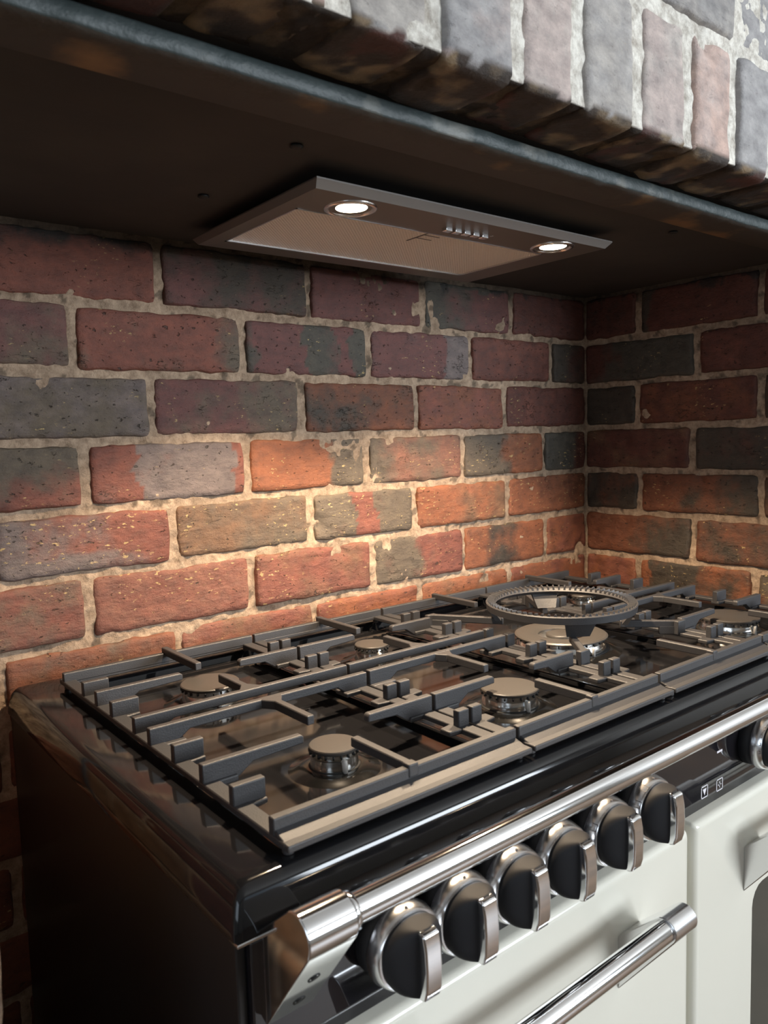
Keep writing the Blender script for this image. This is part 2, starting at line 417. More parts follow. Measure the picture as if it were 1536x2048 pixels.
cols = [(GR, PKG), (GR, GP), (GP, GR), (GP, LG), (PKG, GP), (GR, DG), (GB, GP), (GP, LG), (GR, GB), (GP, GR), (PKG, GP), (GB, DG), (GR, GP), (GB, GR), (GP, LG), (GR, GB), (PKG, GR), (GB, GP)]
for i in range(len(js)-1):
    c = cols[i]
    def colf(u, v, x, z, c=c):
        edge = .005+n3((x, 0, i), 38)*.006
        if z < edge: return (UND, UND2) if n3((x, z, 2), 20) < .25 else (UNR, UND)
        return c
    jj = .0068*random.uniform(.8, 1.2)
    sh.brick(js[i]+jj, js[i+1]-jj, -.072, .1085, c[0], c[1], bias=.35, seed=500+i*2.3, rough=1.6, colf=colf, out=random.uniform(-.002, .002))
ju = [-1.25, -1.07, -.97, -.87, -.765, -.675, -.578, -.43, -.33, -.23, -.13, -.03, .07, .14]
for i in range(len(ju)-1):
    for q in range(2):
        c = [(GR, GB), (GP, GR), (DG, GR), (GB, DG)][(i+q) % 4]
        sh.brick(ju[i]+.006, ju[i+1]-.006, .1185+q*.10, .212+q*.10, c[0], c[1], bias=.4, seed=700+i*3+q, rough=1.5, out=random.uniform(-.002, .002), step=.009)
def lmc(x, z):
    if z < .003: return (.10, .070, .042) if n3((x, z, 0), 30) > .1 else (.035, .024, .016)
    k = 1+.2*n3((x, z, 0), 20)
    return (.80*k, .78*k, .72*k)
sh.mortar(-1.34, .14, -.072, .33, MC, colf=lmc, depth=-.0030, amp=.0017)
struct(sh.build('wall_front'))
bm = bmesh.new(); box(bm, -1.34, .14, -.490, .12, .27, 1.30); box(bm, -3.5, -1.34, YF, -.35, .24, 1.30); box(bm, .14, 2.5, YF-.001, -.45, .24, 1.3); box(bm, -1.34, .14, YF, -.45, .58, 1.30)
struct(finish('wall_front', bm, M['plaster'], smooth=False))
# steel lintel: flat bar with a flaking front edge
def steel():
    bm = bmesh.new(); n = 240
    x0, x1 = -1.30, .14
    prof = [(-.388, .243), (-.388, .2355), (-.430, .2355), (-.4372, .2362), (-.4385, .2375), (-.4385, .2475), (-.4365, .2495), (-.43, .2515)]
    rings = []
    for k in range(n+1):
        x = x0+(x1-x0)*k/n
        rings.append([bm.verts.new((x, y+(n3((x, y, z), 30)*.0010+n3((x, y, z), 90)*.0008 if 1 < i < 6 else 0), z+(n3((x, z, y+3), 35)*.0009 if i > 1 else 0))) for i, (y, z) in enumerate(prof)])
    for a, b in zip(rings, rings[1:]):
        for i in range(len(prof)-1):
            f = bm.faces.new((a[i], a[i+1], b[i+1], b[i])); f.material_index = 1 if 3 <= i <= 5 else 0
    return bm
struct(finish('trim_1', steel(), [M['steelbeam'], M['steeledge']]))
# recess ceiling board
bm = bmesh.new(); box(bm, -1.15, .01, -.392, .01, .2405, .262)
box(bm, -1.15, .01, -.392, -.3855, .2385, .2405)
ce = struct(finish('ceiling', bm, M['ceil'], smooth=False))
for x, y in ((-.844, -.342), (-.849, -.177), (-.30, -.36)):
    bm = bmesh.new(); lathe(bm, [(.0016, 0), (.005, -.0002), (.006, -.0018), (.003, -.003), (.0005, -.003)], (x, y, .2405), seg=16)
    finish('screw_head', bm, M['slot'], parent=ce)
# ------------------------------------------------------------------ rest of the kitchen behind the camera
bm = bmesh.new(); box(bm, -3.6, 2.6, -3.6, .12, -1.20, -1.10); struct(finish('floor', bm, M['floor'], smooth=False))
bm = bmesh.new(); box(bm, -3.6, 2.6, -3.6, .12, 1.30, 1.38); struct(finish('ceiling', bm, M['plaster'], smooth=False))
bm = bmesh.new(); box(bm, 2.5, 2.6, -3.5, .12, -1.10, 1.30); struct(finish('wall_right', bm, M['plaster'], smooth=False))
def wall_window(name, wname, hor, plane0, plane1, a0, a1, w0, w1, z0, z1):
    bm = bmesh.new()
    def bb(a, b, c, d, mi=0, p0=plane0, p1=plane1):
        if hor: box(bm, a, b, p0, p1, c, d, mi)
        else: box(bm, p0, p1, a, b, c, d, mi)
    bb(a0, w0, -1.10, 1.30); bb(w1, a1, -1.10, 1.30); bb(w0, w1, -1.10, z0); bb(w0, w1, z1, 1.30)
    struct(finish(name, bm, M['plaster'], smooth=False))
    bm = bmesh.new()
    m_ = (w0+w1)/2; pm = (plane0+plane1)/2; e = .02
    for a, b, c, d in ((w0, w0+.06, z0, z1), (w1-.06, w1, z0, z1), (m_-.03, m_+.03, z0, z1), (w0, w1, z0, z0+.06), (w0, w1, z1-.06, z1)): bb(a, b, c, d, 0, pm-e, pm+e)
    struct(finish(wname, bm, M['frame'], smooth=False))
wall_window('wall_rear', 'window_1', True, -3.6, -3.5, -3.5, 2.5, -.20, 2.20, -.22, 1.12)
wall_window('wall_left', 'window_2', False, -3.6, -3.5, -3.5, .12, -2.85, -.95, -.22, 1.12)

# ------------------------------------------------------------------ extractor hood
hood = thing('extractor_hood', (-.59, -.19, .24), 'dark grey canopy extractor hood with two lit lamps set under the recess ceiling', 'extractor hood')
HL = (-.59, -.19, .24)
X0, X1, Y0, Y1 = -.808, -.367, -.318, -.062
bm = bmesh.new()
def rect(x0, x1, y0, y1, z): return [bm.verts.new(p) for p in ((x0, y0, z), (x1, y0, z), (x1, y1, z), (x0, y1, z))]
fx0, fx1, fy0, fy1 = -.787, -.419, -.250, -.100
rings = [rect(X0+.042, X1-.052, Y0+.042, Y1-.012, .2405), rect(X0+.040, X1-.050, Y0+.040, Y1-.010, .2290), rect(X0, X1, Y0, Y1, .2284), rect(X0, X1, Y0, Y1, .2270), rect(X0+.004, X1-.004, Y0+.008, Y1-.006, .2205), rect(fx0, fx1, fy0, fy1, .2200), rect(fx0, fx1, fy0, fy1, .2250)]
for k, (a, b) in enumerate(zip(rings, rings[1:])):
    for i in range(4):
        f = bm.faces.new((a[i], a[(i+1) % 4], b[(i+1) % 4], b[i])); f.material_index = 1 if (k == 3 and i == 0) else 0
finish('canopy', bm, [M['hood'], M['hoodedge']], hood, HL, smooth=False)
bm = bmesh.new(); box(bm, fx0+.001, fx1-.001, fy0+.001, fy1-.001, .2213, .2243)
fi = finish('grease_filter', bm, M['filter'], hood, HL, smooth=False)
bm = bmesh.new()
for a in ((fx0, fx1, fy1-.003, fy1), (fx0, fx1, fy0, fy0+.002), (fx0, fx0+.002, fy0, fy1), (fx1-.002, fx1, fy0, fy1)): box(bm, *a, .2197, .2215)
finish('filter_frame', bm, M['steel'], fi, HL, smooth=False)
bm = bmesh.new(); box(bm, -.6100, -.6084, fy0+.002, fy0+.042, .2206, .2215); box(bm, -.6084, -.585, fy0+.012, fy0+.0134, .2208, .2215); box(bm, -.6084, -.585, fy0+.026, fy0+.0274, .2208, .2215)
finish('filter_latch', bm, M['hood'], fi, HL, smooth=False)
for x, y in LX:
    bm = bmesh.new(); lathe(bm, [(.0225, .0025), (.0262, .002), (.0270, -.0005), (.0258, -.0022), (.0225, -.0026), (.0212, -.0010), (.0205, .001)], (x, y, .2208), seg=56, close=False)
    lm = finish('lamp', bm, M['dull'], hood, HL)
    bm = bmesh.new(); lathe(bm, [(.0004, -.0012), (.010, -.0010), (.0208, -.0002), (.0208, .0008)], (x, y, .2208), seg=48)
    finish('lamp_lens', bm, M['lens'], lm, HL)
for k in range(5):
    bm = bmesh.new(); x = -.6140+k*.0140; box(bm, x, x+.0095, -.2800, -.2725, .2160, .2210)
    finish('push_button', bm, M['dull'], hood, HL, bevel=(.0007, 2))
bm = bmesh.new(); lathe(bm, [(.0002, 0), (.0022, 0), (.0022, .001)], (-.5400, -.2770, .2200), seg=16); finish('indicator_light', bm, M['dull'], hood, HL)

# ------------------------------------------------------------------ range cooker
CL = (-.56, -.26, -1.10)
cook = thing('range_cooker', CL, 'wide black and cream range cooker with chrome trim standing in the brick recess', 'cooker')
HX0, HX1, HY0, HY1 = -1.0275, -.095, -.5265, -.002
HZ = -.2640
PZ = -.2765
def hob():
    bm = bmesh.new()
    R = .006
    # rounded outer shell as rings from the bottom lip up over the edge to the pan
    prof = [(0, -.2935), (0, -.2900), (.0007, -.2850), (.0018, -.2800), (.0031, -.2750), (.0042, -.2715), (.0056, -.2690), (.0072, -.2668), (.0092, -.2651), (.0115, -.2643), (.0140, HZ)]
    def ring(ins, z, x0=HX0, x1=HX1, y0=HY0, y1=HY1, cr=.005):
        pts = []
        r = max(.0012, cr-ins*.0)
        for cx, cy, a0 in ((x1-ins-r, y1-ins-r, 0), (x0+ins+r, y1-ins-r, 90), (x0+ins+r, y0+ins+r, 180), (x1-ins-r, y0+ins+r, 270)):
            for k in range(7):
                a = math.radians(a0+k*15); pts.append(bm.verts.new((cx+r*math.cos(a), cy+r*math.sin(a), z)))
        return pts
    rings = [ring(i, z) for i, z in prof]
    # flat border, then a soft step down to the pan
    PX0, PX1, PY0, PY1 = -.972, -.148, -.500, -.052
    for ins, z in ((0, HZ), (.0018, HZ-.0006), (.0040, HZ-.0035), (.0062, PZ+.0030), (.0085, PZ+.0005), (.011, PZ)):
        rings.append(ring(ins, z, PX0, PX1, PY0, PY1, .020))
    for a, b in zip(rings, rings[1:]):
        n = len(a)
        for i in range(n): bm.faces.new((a[i], a[(i+1) % n], b[(i+1) % n], b[i]))
    bm.faces.new(rings[-1]); bm.faces.new(rings[0][::-1])
    return bm
o = finish('hob_top', hob(), M['enamel'], cook, CL); sharp(o, 40)
hob_o = o
# pressed ridges between the burner bays
bm = bmesh.new()
for x in (-.755, -.551, -.341):
    n = 24; prof = [(-.009, 0), (-.006, .0018), (-.003, .0044), (0, .0050), (.003, .0044), (.006, .0018), (.009, 0)]
    rg = []
    for k in range(n+1):
        y = -.486+(.42)*k/n; s = min(1, min(k, n-k)/2)
        rg.append([bm.verts.new((x+a, y, PZ-.0004+b*s)) for a, b in prof])
    for a, b in zip(rg, rg[1:]):
        for i in range(len(prof)-1): bm.faces.new((a[i], a[i+1], b[i+1], b[i]))
finish('pressed_ridge', bm, M['enamel'], cook, CL)
# small bright back trim clips
# burners
def make_burner(r, name_loc, wok=False):
    """local coordinates about the burner centre on the pan"""
    L = Vector(name_loc)
    def lo(bm, nm, m, par):
        o = finish(nm, bm, m, par, local=True)
        return o
    h = .0180 if not wok else .0175
    bm = bmesh.new()
    lathe(bm, [(r+.026, -.0012)]+[(r+.024-.022*k/10, -.0008+.0045*(.5-.5*math.cos(math.pi*k/10))) for k in range(11)]+[(r*.4, .0037)], (0, 0, 0), seg=72)
    dome = finish('burner', bm, M['pan'], None, local=True)
    dome.parent = cook; dome.location = L-Vector(CL)
    bm = bmesh.new()
    lathe(bm, [(r*.6, .003), (r*1.04, .0031), (r*1.05, .0038), (r*.97, .0044), (r*.5, .0044)], (0, 0, 0), seg=56)
    lo(bm, 'burner_base', M['slot'], dome)
    bm = bmesh.new(); crown = [(r*.70, .0042), (r*.985, .0043), (r*.99, .0052), (r*.96, .0095), (r*.935, .0125), (r*.965, .0135), (r*.96, h-.0002), (r*.7, h)]
    lathe(bm, crown, (0, 0, 0), seg=64)
    cr = lo(bm, 'burner_crown', M['crown'], dome); sharp(cr, 40)
    bm = bmesh.new(); n = 30 if wok else int(14+r*300)
    for k in range(n):
        a = 2*math.pi*k/n; q = r*.957
        x, y = q*math.cos(a), q*math.sin(a)
        box(bm, x-.0016, x+.0016, y-.0007, y+.0007, h-.0028, h+.0002, rotz=a)
    lo(bm, 'flame_slots', M['slot'], cr)
    bm = bmesh.new()
    if not wok:
        lathe(bm, [(r*.9, h), (r*1.0, h+.0003), (r*1.012, h+.0008), (r*1.012, h+.0026), (r*.98, h+.0034), (r*.93, h+.0035), (r*.4, h+.0037), (r*.02, h+.0037)], (0, 0, 0), seg=64)
        sharp(lo(bm, 'burner_cap', M['cap'], dome), 25)
    else:
        lathe(bm, [(r*.50, h-.001), (r*.98, h), (r*1.02, h+.0006), (r*1.02, h+.0020), (r*.98, h+.0034), (r*.80, h+.0046), (r*.58, h+.0032), (r*.50, h+.0012), (r*.50, h-.001)], (0, 0, 0), seg=72, close=False)
        sharp(lo(bm, 'burner_cap', M['cap'], dome), 25)
        bm = bmesh.new(); lathe(bm, [(r*.30, h-.004), (r*.46, h-.003), (r*.47, h-.001), (r*.30, h)], (0, 0, 0), seg=48); lo(bm, 'inner_crown', M['chrome'], dome)
        bm = bmesh.new(); lathe(bm, [(r*.30, h-.001), (r*.33, h+.0005), (r*.32, h+.0022), (r*.28, h+.003), (r*.02, h+.0032)], (0, 0, 0), seg=48); lo(bm, 'inner_cap', M['cap'], dome)
    ax, ay = r*1.03*math.cos(math.radians(-100)), r*1.03*math.sin(math.radians(-100))
    bm = bmesh.new(); lathe(bm, [(.0019, .003), (.0019, .0115), (.0017, .0120), (.0017, .0138), (.0008, .0142)], (ax, ay, 0), seg=16)
    lo(bm, 'igniter', M['ceramic'], dome)
    ax, ay = r*1.05*math.cos(math.radians(5)), r*1.05*math.sin(math.radians(5))
    bm = bmesh.new(); lathe(bm, [(.0015, .003), (.0015, .0135), (.0008, .0142)], (ax, ay, 0), seg=12)
    lo(bm, 'thermocouple', M['steel'], dome)
for x, y, r, wk in ((-.867, -.172, .0300, 0), (-.867, -.398, .0205, 0), (-.652, -.172, .0205, 0), (-.654, -.398, .0285, 0), (-.450, -.299, .0560, 1), (-.240, -.172, .0205, 0), (-.226, -.400, .0375, 0)):
    make_burner(r, (x, y, PZ), wk)

# cooker body
bm = bmesh.new()
box(bm, -1.0245, -1.018, -.520, -.004, -1.04, -.2935)
finish('side_panel', bm, M['sidepanel'], cook, CL, bevel=(.001, 2))
bm = bmesh.new(); box(bm, -.105, -.0985, -.520, -.022, -1.04, -.2985); finish('side_panel', bm, M['sidepanel'], cook, CL)
bm = bmesh.new(); box(bm, -1.0175, -.1055, -.512, -.024, -1.04, -.295); finish('carcass', bm, M['enamel'], cook, CL, smooth=False)
bm = bmesh.new(); box(bm, -1.01, -.11, -.50, -.48, -1.10, -1.04); finish('plinth', bm, M['rubber'], cook, CL, smooth=False)
bm = bmesh.new(); box(bm, HX0+.001, HX1-.001, -.5270, -.515, -.2960, -.2938); finish('hob_trim_strip', bm, M['chrome'], cook, CL, bevel=(.0005, 2))
bm = bmesh.new(); box(bm, -1.018, -.105, -.5265, -.512, -.388, -.2962)
panel = finish('control_panel', bm, M['glass'], cook, CL, bevel=(.001, 2))
# printed timer symbols
def frame(bm, cx, cz, w_, h_, t, y):
    for a in ((cx-w_, cx+w_, cz+h_-t, cz+h_), (cx-w_, cx+w_, cz-h_, cz-h_+t), (cx-w_, cx-w_+t, cz-h_, cz+h_), (cx+w_-t, cx+w_, cz-h_, cz+h_)):
        box(bm, a[0], a[1], y-.0002, y, a[2], a[3])
yp = -.5266
bm = bmesh.new(); cx, cz = -.5145, -.3640; frame(bm, cx, cz, .0062, .0062, .0009, yp)
extr(bm, [(cx-.0034, cz+.0030), (cx+.0034, cz+.0030), (cx+.0022, cz+.0006), (cx, cz-.0036), (cx-.0022, cz+.0006)], 'y', yp-.0002, yp)
finish('timer_symbol', bm, M['print'], panel, CL, smooth=False)
bm = bmesh.new(); cx = -.4855; cz = -.3655; frame(bm, cx, cz, .0062, .0062, .0009, yp)
box(bm, cx-.0030, cx+.0030, yp-.0002, yp, cz-.0006, cz+.0006); box(bm, cx-.0006, cx+.0006, yp-.0002, yp, cz-.0030, cz+.0030)
extr(bm, [(cx, cz+.0020), (cx+.0020, cz), (cx, cz-.0020), (cx-.0020, cz)], 'y', yp-.0002, yp)
finish('timer_symbol', bm, M['print'], panel, CL, smooth=False)
bm = bmesh.new(); box(bm, -.491, -.481, yp-.0002, yp, -.3315, -.3295); finish('reflection_dash', bm, M['print'], panel, CL, smooth=False)  # white dash painted on the panel glass to stand for a reflection

# rail with brackets
RY, RZ = -.5700, -.2725
rb = bmesh.new(); lathe(rb, [(.0001, -.995), (.0088, -.995), (.0088, -.105), (.0001, -.105)], (0, RY, RZ), 'x', 40)
rail = finish('towel_rail', rb, M['chrome'], cook, CL); sharp(rail, 40)
def hull_prof(c, r, seg_pts, n=26):
    """outline of a disc joined to wall points (2-D convex hull)"""
    P = [(c[0]+r*math.cos(2*math.pi*k/n), c[1]+r*math.sin(2*math.pi*k/n)) for k in range(n)]+list(seg_pts)
    P = sorted(set(P))
    def half(ps):
        h_ = []
        for p in ps:
            while len(h_) > 1 and (h_[-1][0]-h_[-2][0])*(p[1]-h_[-2][1])-(h_[-1][1]-h_[-2][1])*(p[0]-h_[-2][0]) <= 0: h_.pop()
            h_.append(p)
        return h_
    a, b = half(P), half(P[::-1])
    return a[:-1]+b[:-1]
for xa, xb in ((-1.0135, -.981), (-.141, -.109)):
    bm = bmesh.new(); extr(bm, hull_prof((RY, RZ), .0138, n=64, seg_pts= [(-.5240, -.293), (-.5200, -.340), (-.5330, -.346)]), 'x', xa, xb)
    br = finish('rail_bracket', bm, M['chrome'], rail, CL, smooth=True, bevel=(.0008, 2))
    for k in range(2):
        d = Vector((-.5330-RY, -.346-RZ)); ln = d.length; u = d/ln; v_ = Vector((u.y, -u.x)); sn = .0138/ln
        nn = u*sn+v_*math.sqrt(1-sn*sn); T = Vector((RY, RZ))+nn*.0138; P_e = Vector((-.5330, -.346)); q = T+(P_e-T)*(.42+.36*k)
        bm = bmesh.new(); lathe(bm, [(.0002, .0006), (.0016, .0006), (.0022, -.0002), (.0040, .0004), (.0040, -.001)], (0, 0, 0), 'z', 24)
        bmesh.ops.rotate(bm, verts=bm.verts, cent=(0, 0, 0), matrix=Vector((0, 0, 1)).rotation_difference(Vector((0, nn.x, nn.y))).to_matrix()); bmesh.ops.translate(bm, verts=bm.verts, vec=((xa+xb)/2, q.x, q.y))
        finish('bracket_screw', bm, M['slot'], br, CL)
    if xa < -.9:
        bm = bmesh.new(); lathe(bm, [(.0088, 0), (.0112, .0003), (.0115, .002), (.0112, .0045), (.0088, .005)], (xb, RY, RZ), 'x', 40); finish('rail_collar', bm, M['chrome'], rail, CL)

# knobs
def make_knob():
    L0 = Vector((0, 0, 0))
    def lo(bm, nm, m, par, **k): return finish(nm, bm, m, par, local=True, **k)
    bm = bmesh.new(); lathe(bm, [(.0245, .0005), (.0278, -.0003), (.0285, -.0020), (.0268, -.0100), (.0258, -.0116), (.0240, -.0119)], (0, 0, 0), 'y', 64)
    sk = lo(bm, 'control_knob', M['dull'], None)
    sharp(sk, 40)
    # body: round at the skirt, lofted to an upright blade
    bm = bmesh.new(); rings = []
    for k in range(9):
        t = k/8; y = -.0116-.0170*t
        hw = .0238*(1-t)**.8*(1-.0)+.0058*(1-(1-t)**.8) if t < 1 else .0058
        hw = .0058+(.0238-.0058)*math.cos(t*math.pi/2)**.9 if t < .999 else .0058
        hh = .0238-.0012*t; e = 1+1.6*t; ring = []
        for j in range(48):
            a = 2*math.pi*j/48; c, s = math.cos(a), math.sin(a)
            ring.append(bm.verts.new((hw*math.copysign(abs(c)**(1/e), c), y-.002*t*(s > 0)*0, hh*math.copysign(abs(s)**(1/(1+.7*t)), s))))
        rings.append(ring)
    for a, b in zip(rings, rings[1:]):
        for j in range(48): bm.faces.new((a[j], a[(j+1) % 48], b[(j+1) % 48], b[j]))
    bm.faces.new(rings[-1]); bm.faces.new(rings[0][::-1])
    lo(bm, 'knob_grip', M['rubber'], sk)
    # chrome pointer blade
    bm = bmesh.new()
    pts = [(-.0400, .0205), (-.0475, .0235), (-.0535, .0215), (-.0560, .0120), (-.0568, -.0010), (-.0560, -.0150), (-.0530, -.0225), (-.0470, -.0240), (-.0400, -.0215)]
    pts = [((p[0]+.0400)*.72-.0222, p[1]*.97) for p in pts]; extr(bm, pts, 'x', -.0066, .0066)
    lo(bm, 'pointer_blade', M['chrome'], sk, bevel=(.0013, 3))
    bm = bmesh.new()
    lathe(bm, [(.0001, 0), (.0012, 0), (.0012, .0004)], (0, 0, 0), 'z', 12); bmesh.ops.translate(bm, verts=bm.verts, vec=(0, -.008, .0273))
    lo(bm, 'index_dot', M['darkprint'], sk)
    bm = bmesh.new(); lathe(bm, [(.0240, .0125), (.0270, .0123), (.0262, .0002), (.0240, 0)], (0, 0, 0), 'y', 56); lo(bm, 'knob_bezel', M['rubber'], sk)
    return sk
k0 = make_knob(); KN = [-.919, -.867, -.814, -.760, -.699, -.638, -.424, -.362, -.300, -.240]
def skirt_mark(par, ang, n=1, w=.0030):
    """small printed frame lying on the knob skirt"""
    bm = bmesh.new()
    for (u0, u1, v0, v1) in ((-w, w, .0030, .0036), (-w, w, .0094, .0100), (-w, -w+.0006, .003, .010), (w-.0006, w, .003, .010)):
        vv = box(bm, u0, u1, -v1-.001, -v0-.001, 0, .0003)
    for v in bm.verts: v.co.z += .0279-.0018*((-v.co.y)-.001)/.0100+.0002
    bmesh.ops.rotate(bm, verts=bm.verts, cent=(0, 0, 0), matrix=Matrix.Rotation(math.radians(ang), 3, 'Y'))
    return finish('printed_mark', bm, M['darkprint'], par, local=True, smooth=False)
kids = list(k0.children)
for i, x in enumerate(KN):
    if i == 0: k = k0
    else:
        k = k0.copy(); C.objects.link(k)
        for ch in kids:
            c = ch.copy(); C.objects.link(c); c.parent = k
    k.parent = cook; k.location = Vector((x+.0025, -.5385, -.3340))-Vector(CL)
    if i == 4: skirt_mark(k, -62)
    if i == 5: skirt_mark(k, -32); skirt_mark(k, -64)
    if i == 6:
        for a in (-40, -58, -76, -94): skirt_mark(k, a, w=.0016)

# doors
def door(name, x0, x1, window):
    bm = bmesh.new(); prof = []
    z1, z0, yb, yf = -.3895+.010, -.86, -.518, -.5415
    R = .007
    def rg(ins, y, cr=.004):
        pts = []; r = cr
        for cx, cz, a0 in ((x1-ins-r, z1-ins-r, 0), (x0+ins+r, z1-ins-r, 90), (x0+ins+r, z0+ins+r, 180), (x1-ins-r, z0+ins+r, 270)):
            for k in range(5):
                a = math.radians(a0+k*22.5); pts.append(bm.verts.new((cx+r*math.cos(a), y, cz+r*math.sin(a))))
        return pts
    rings = [rg(0, yb), rg(0, yf+R)]
    for k in range(1, 7):
        a = k/6*math.pi/2; rings.append(rg(R*(1-math.cos(a)), yf+R-R*math.sin(a)))
    if window:
        wx0, wx1, wz0, wz1 = x0+.112, x1-.112, -.74, -.4860
        r = .022; pts = []
        for cx, cz, a0 in ((wx1-r, wz1-r, 0), (wx0+r, wz1-r, 90), (wx0+r, wz0+r, 180), (wx1-r, wz0+r, 270)):
            for k in range(5):
                a = math.radians(a0+k*22.5); pts.append((cx+r*math.cos(a), cz+r*math.sin(a)))
        rings.append([bm.verts.new((p[0], yf, p[1])) for p in pts])
        rings.append([bm.verts.new((p[0], yf+.003, p[1])) for p in pts])
        gb = bmesh.new(); extr(gb, pts, 'y', yf+.0025, yf+.0065)
    for a, b in zip(rings, rings[1:]):
        n = len(a)
        for i in range(n): bm.faces.new((a[i], a[(i+1) % n], b[(i+1) % n], b[i]))
    if not window: bm.faces.new(rings[-1])
    d = finish('oven_door', bm, M['cream'], cook, CL); sharp(d, 50)
    if window:
        g = finish('door_window', gb, M['ovenglass'], d, CL, smooth=False)
        # rack bars seen behind the pane are printed low in the oven: a thin chrome shelf edge
    # handle
    hx0, hx1 = x0+.093, x1-.082
    hy, hz = -.585, -.4080
    bm = bmesh.new(); lathe(bm, [(.0001, hx0+.01), (.0088, hx0+.01), (.0088, hx1-.01), (.0001, hx1-.01)], (0, hy, hz), 'x', 40)
    h_ = finish('door_handle', bm, M['chrome'], d, CL); sharp(h_, 40)
    for xa, xb, s in ((hx0, hx0+.032, -1), (hx1-.032, hx1, 1)):
        bm = bmesh.new(); extr(bm, hull_prof((hy, hz), .0108, [(yf, hz-.026), (yf, hz-.074)]), 'x', xa, xb)
        finish('handle_bracket', bm, M['dull'], h_, CL, smooth=True, bevel=(.0008, 2))
    return d
door('oven_door', -1.014, -.5665, False)
door('oven_door', -.5560, -.109, True)

# ------------------------------------------------------------------ cast-iron pan supports
def grate(x0, x1, kind, label):
    cx = (x0+x1)/2; L = ((x0+x1)/2, -.28, HZ)
    bm = bmesh.new(); zt = -.2400; zl = -.2540; zb = -.2588; hw = .0036
    # low plate: side strips, back strip, broad front strip
    # (side strips are full width under the stubs and scalloped between them)
    e = .00; xl, xr = x0, x1
    box(bm, xl, xl+.013, -.512, -.052, zb, zl); box(bm, xr-.013, xr, -.512, -.052, zb, zl)
    box(bm, xl, xr, -.5165, -.488, zb, zl)
    box(bm, xl, xr, -.0665, -.0560, zb, zl)
    # raised front lip of the plate towards the bar
    # front and back bars
    box(bm, xl, xr, -.4995, -.4925, zl-.001, -.2428)
    box(bm, xl, xr, -.0665, -.0600, -.2560, -.2450)
    # stubs and their plate pads
    ys_stub = (-.128, -.208, -.345, -.442); ys_fing = (-.167, -.395)
    def stub(y, side, ln=.026):
        a, b = (xl, xl+ln) if side < 0 else (xr-ln, xr)
        if abs(side) == 1 and not (side < 0 and x0 > -.9 or side > 0): box(bm, a, b, y-hw, y+hw, zl-.002, zt)
        else:
            ln2 = .012; a, b = (xl, xl+ln2) if side < 0 else (xr-ln2, xr)
            box(bm, a, b, y-hw, y+hw, zl-.002, zt)
    outer_l = x0 < -.9; outer_r = x1 > -.2
    for y in ys_stub:
        for side in (-1, 1):
            out = (side < 0 and outer_l) or (side > 0 and outer_r)
            ln = .026 if out else .0125
            a, b = (xl, xl+ln) if side < 0 else (xr-ln, xr)
            box(bm, a, b, y-hw, y+hw, zl-.002, zt)
            pa, pb = (xl, xl+.026) if side < 0 else (xr-.026, xr)
            extr(bm, [(pa, y-.010), (pb, y-.006), (pb, y+.006), (pa, y+.010)] if side < 0 else [(pb, y-.010), (pa, y-.006), (pa, y+.006), (pb, y+.010)], 'z', zb, zl)
    def arm(xa, xb, y, dirn):
        """finger with a deep root at xa and a slim tip at xb"""
        s = 1 if xb > xa else -1; rt = .030 if abs(xb-xa) > .03 else .012
        pts = [(xa, zl-.003), (xa, zt), (xb-s*.002, zt), (xb, zt-.002), (xb, zt-.0072), (xa+s*(rt+.012), zt-.0088), (xa+s*rt, zl-.003)]
        extr(bm, pts, 'y', y-hw, y+hw)
    big = {'A': .0300, 'B': .0205, 'C': .030}[kind] if kind in 'ABC' else 0
    if kind != 'W':
        for y in ys_fing:
            arm(xl, xl+.088*(x1-x0)/.226, y, 1); arm(xr, xr-.073*(x1-x0)/.226, y, -1)
            for pa, pb in ((xl, xl+.028), (xr-.028, xr)): box(bm, pa, pb, y-.006, y+.006, zb, zl)
        for y in (-.263, -.297):
            # full bar on deep roots
            rt = .024
            pts = [(xl, zl-.003), (xl, zt), (xr, zt), (xr, zl-.003), (xr-rt, zl-.003), (xr-rt-.012, zt-.0085), (xl+rt+.012, zt-.0085), (xl+rt, zl-.003)]
            extr(bm, pts, 'y', y-hw, y+hw)
            for pa, pb in ((xl, xl+.030), (xr-.030, xr)): box(bm, pa, pb, y-.010, y+.010, zb, zl)
        # fingers from the full bars, splayed at the root
        fx = cx+(.003 if kind == 'A' else 0)
        for ya, yb in ((-.262, -.200), (-.298, -.366)):
            s = 1 if yb > ya else -1
            extr(bm, [(fx-hw, yb), (fx+hw, yb), (fx+hw, ya+s*.014), (fx+hw+.009, ya), (fx-hw-.009, ya), (fx-hw, ya+s*.014)], 'z', zt-.0085, zt-.0002)
    else:
        for y in (-.263, -.297):
            for a, b in ((xl, xl+.013), (xr-.013, xr)): box(bm, a, b, y-hw, y+hw, zl-.002, zt)
        wc = Vector((-.450, -.299))
        for sx, sy in ((xl+.001, -.158), (xl+.001, -.402), (xr-.001, -.158), (xr-.001, -.402)):
            root = Vector((sx+(.008 if sx < cx else -.008), sy)); d = (wc-root); ln = d.length; d.normalize(); nrm = Vector((-d.y, d.x))
            tip = wc-d*.072
            for (pa, pb, za, zb_) in ((root, tip, zt-.0085, zt), (root, root+d*.024, zl-.003, zt-.006)):
                c4 = [pa+nrm*hw, pb+nrm*hw, pb-nrm*hw, pa-nrm*hw]
                extr(bm, [(q.x, q.y) for q in c4], 'z', za, zb_)
            a, b = (xl, xl+.016) if sx < cx else (xr-.016, xr)
            box(bm, a, b, sy-hw, sy+hw, zl-.003, zt)
    extr(bm, [(-.5125, zl-.001), (-.4985, zl+.0040), (-.4985, zl-.001)], 'x', xl+.0007, xr-.0007)
    # fingers from the front and back bars
    fx = cx+(.003 if kind == 'A' else 0)
    if kind == 'W': fx = cx
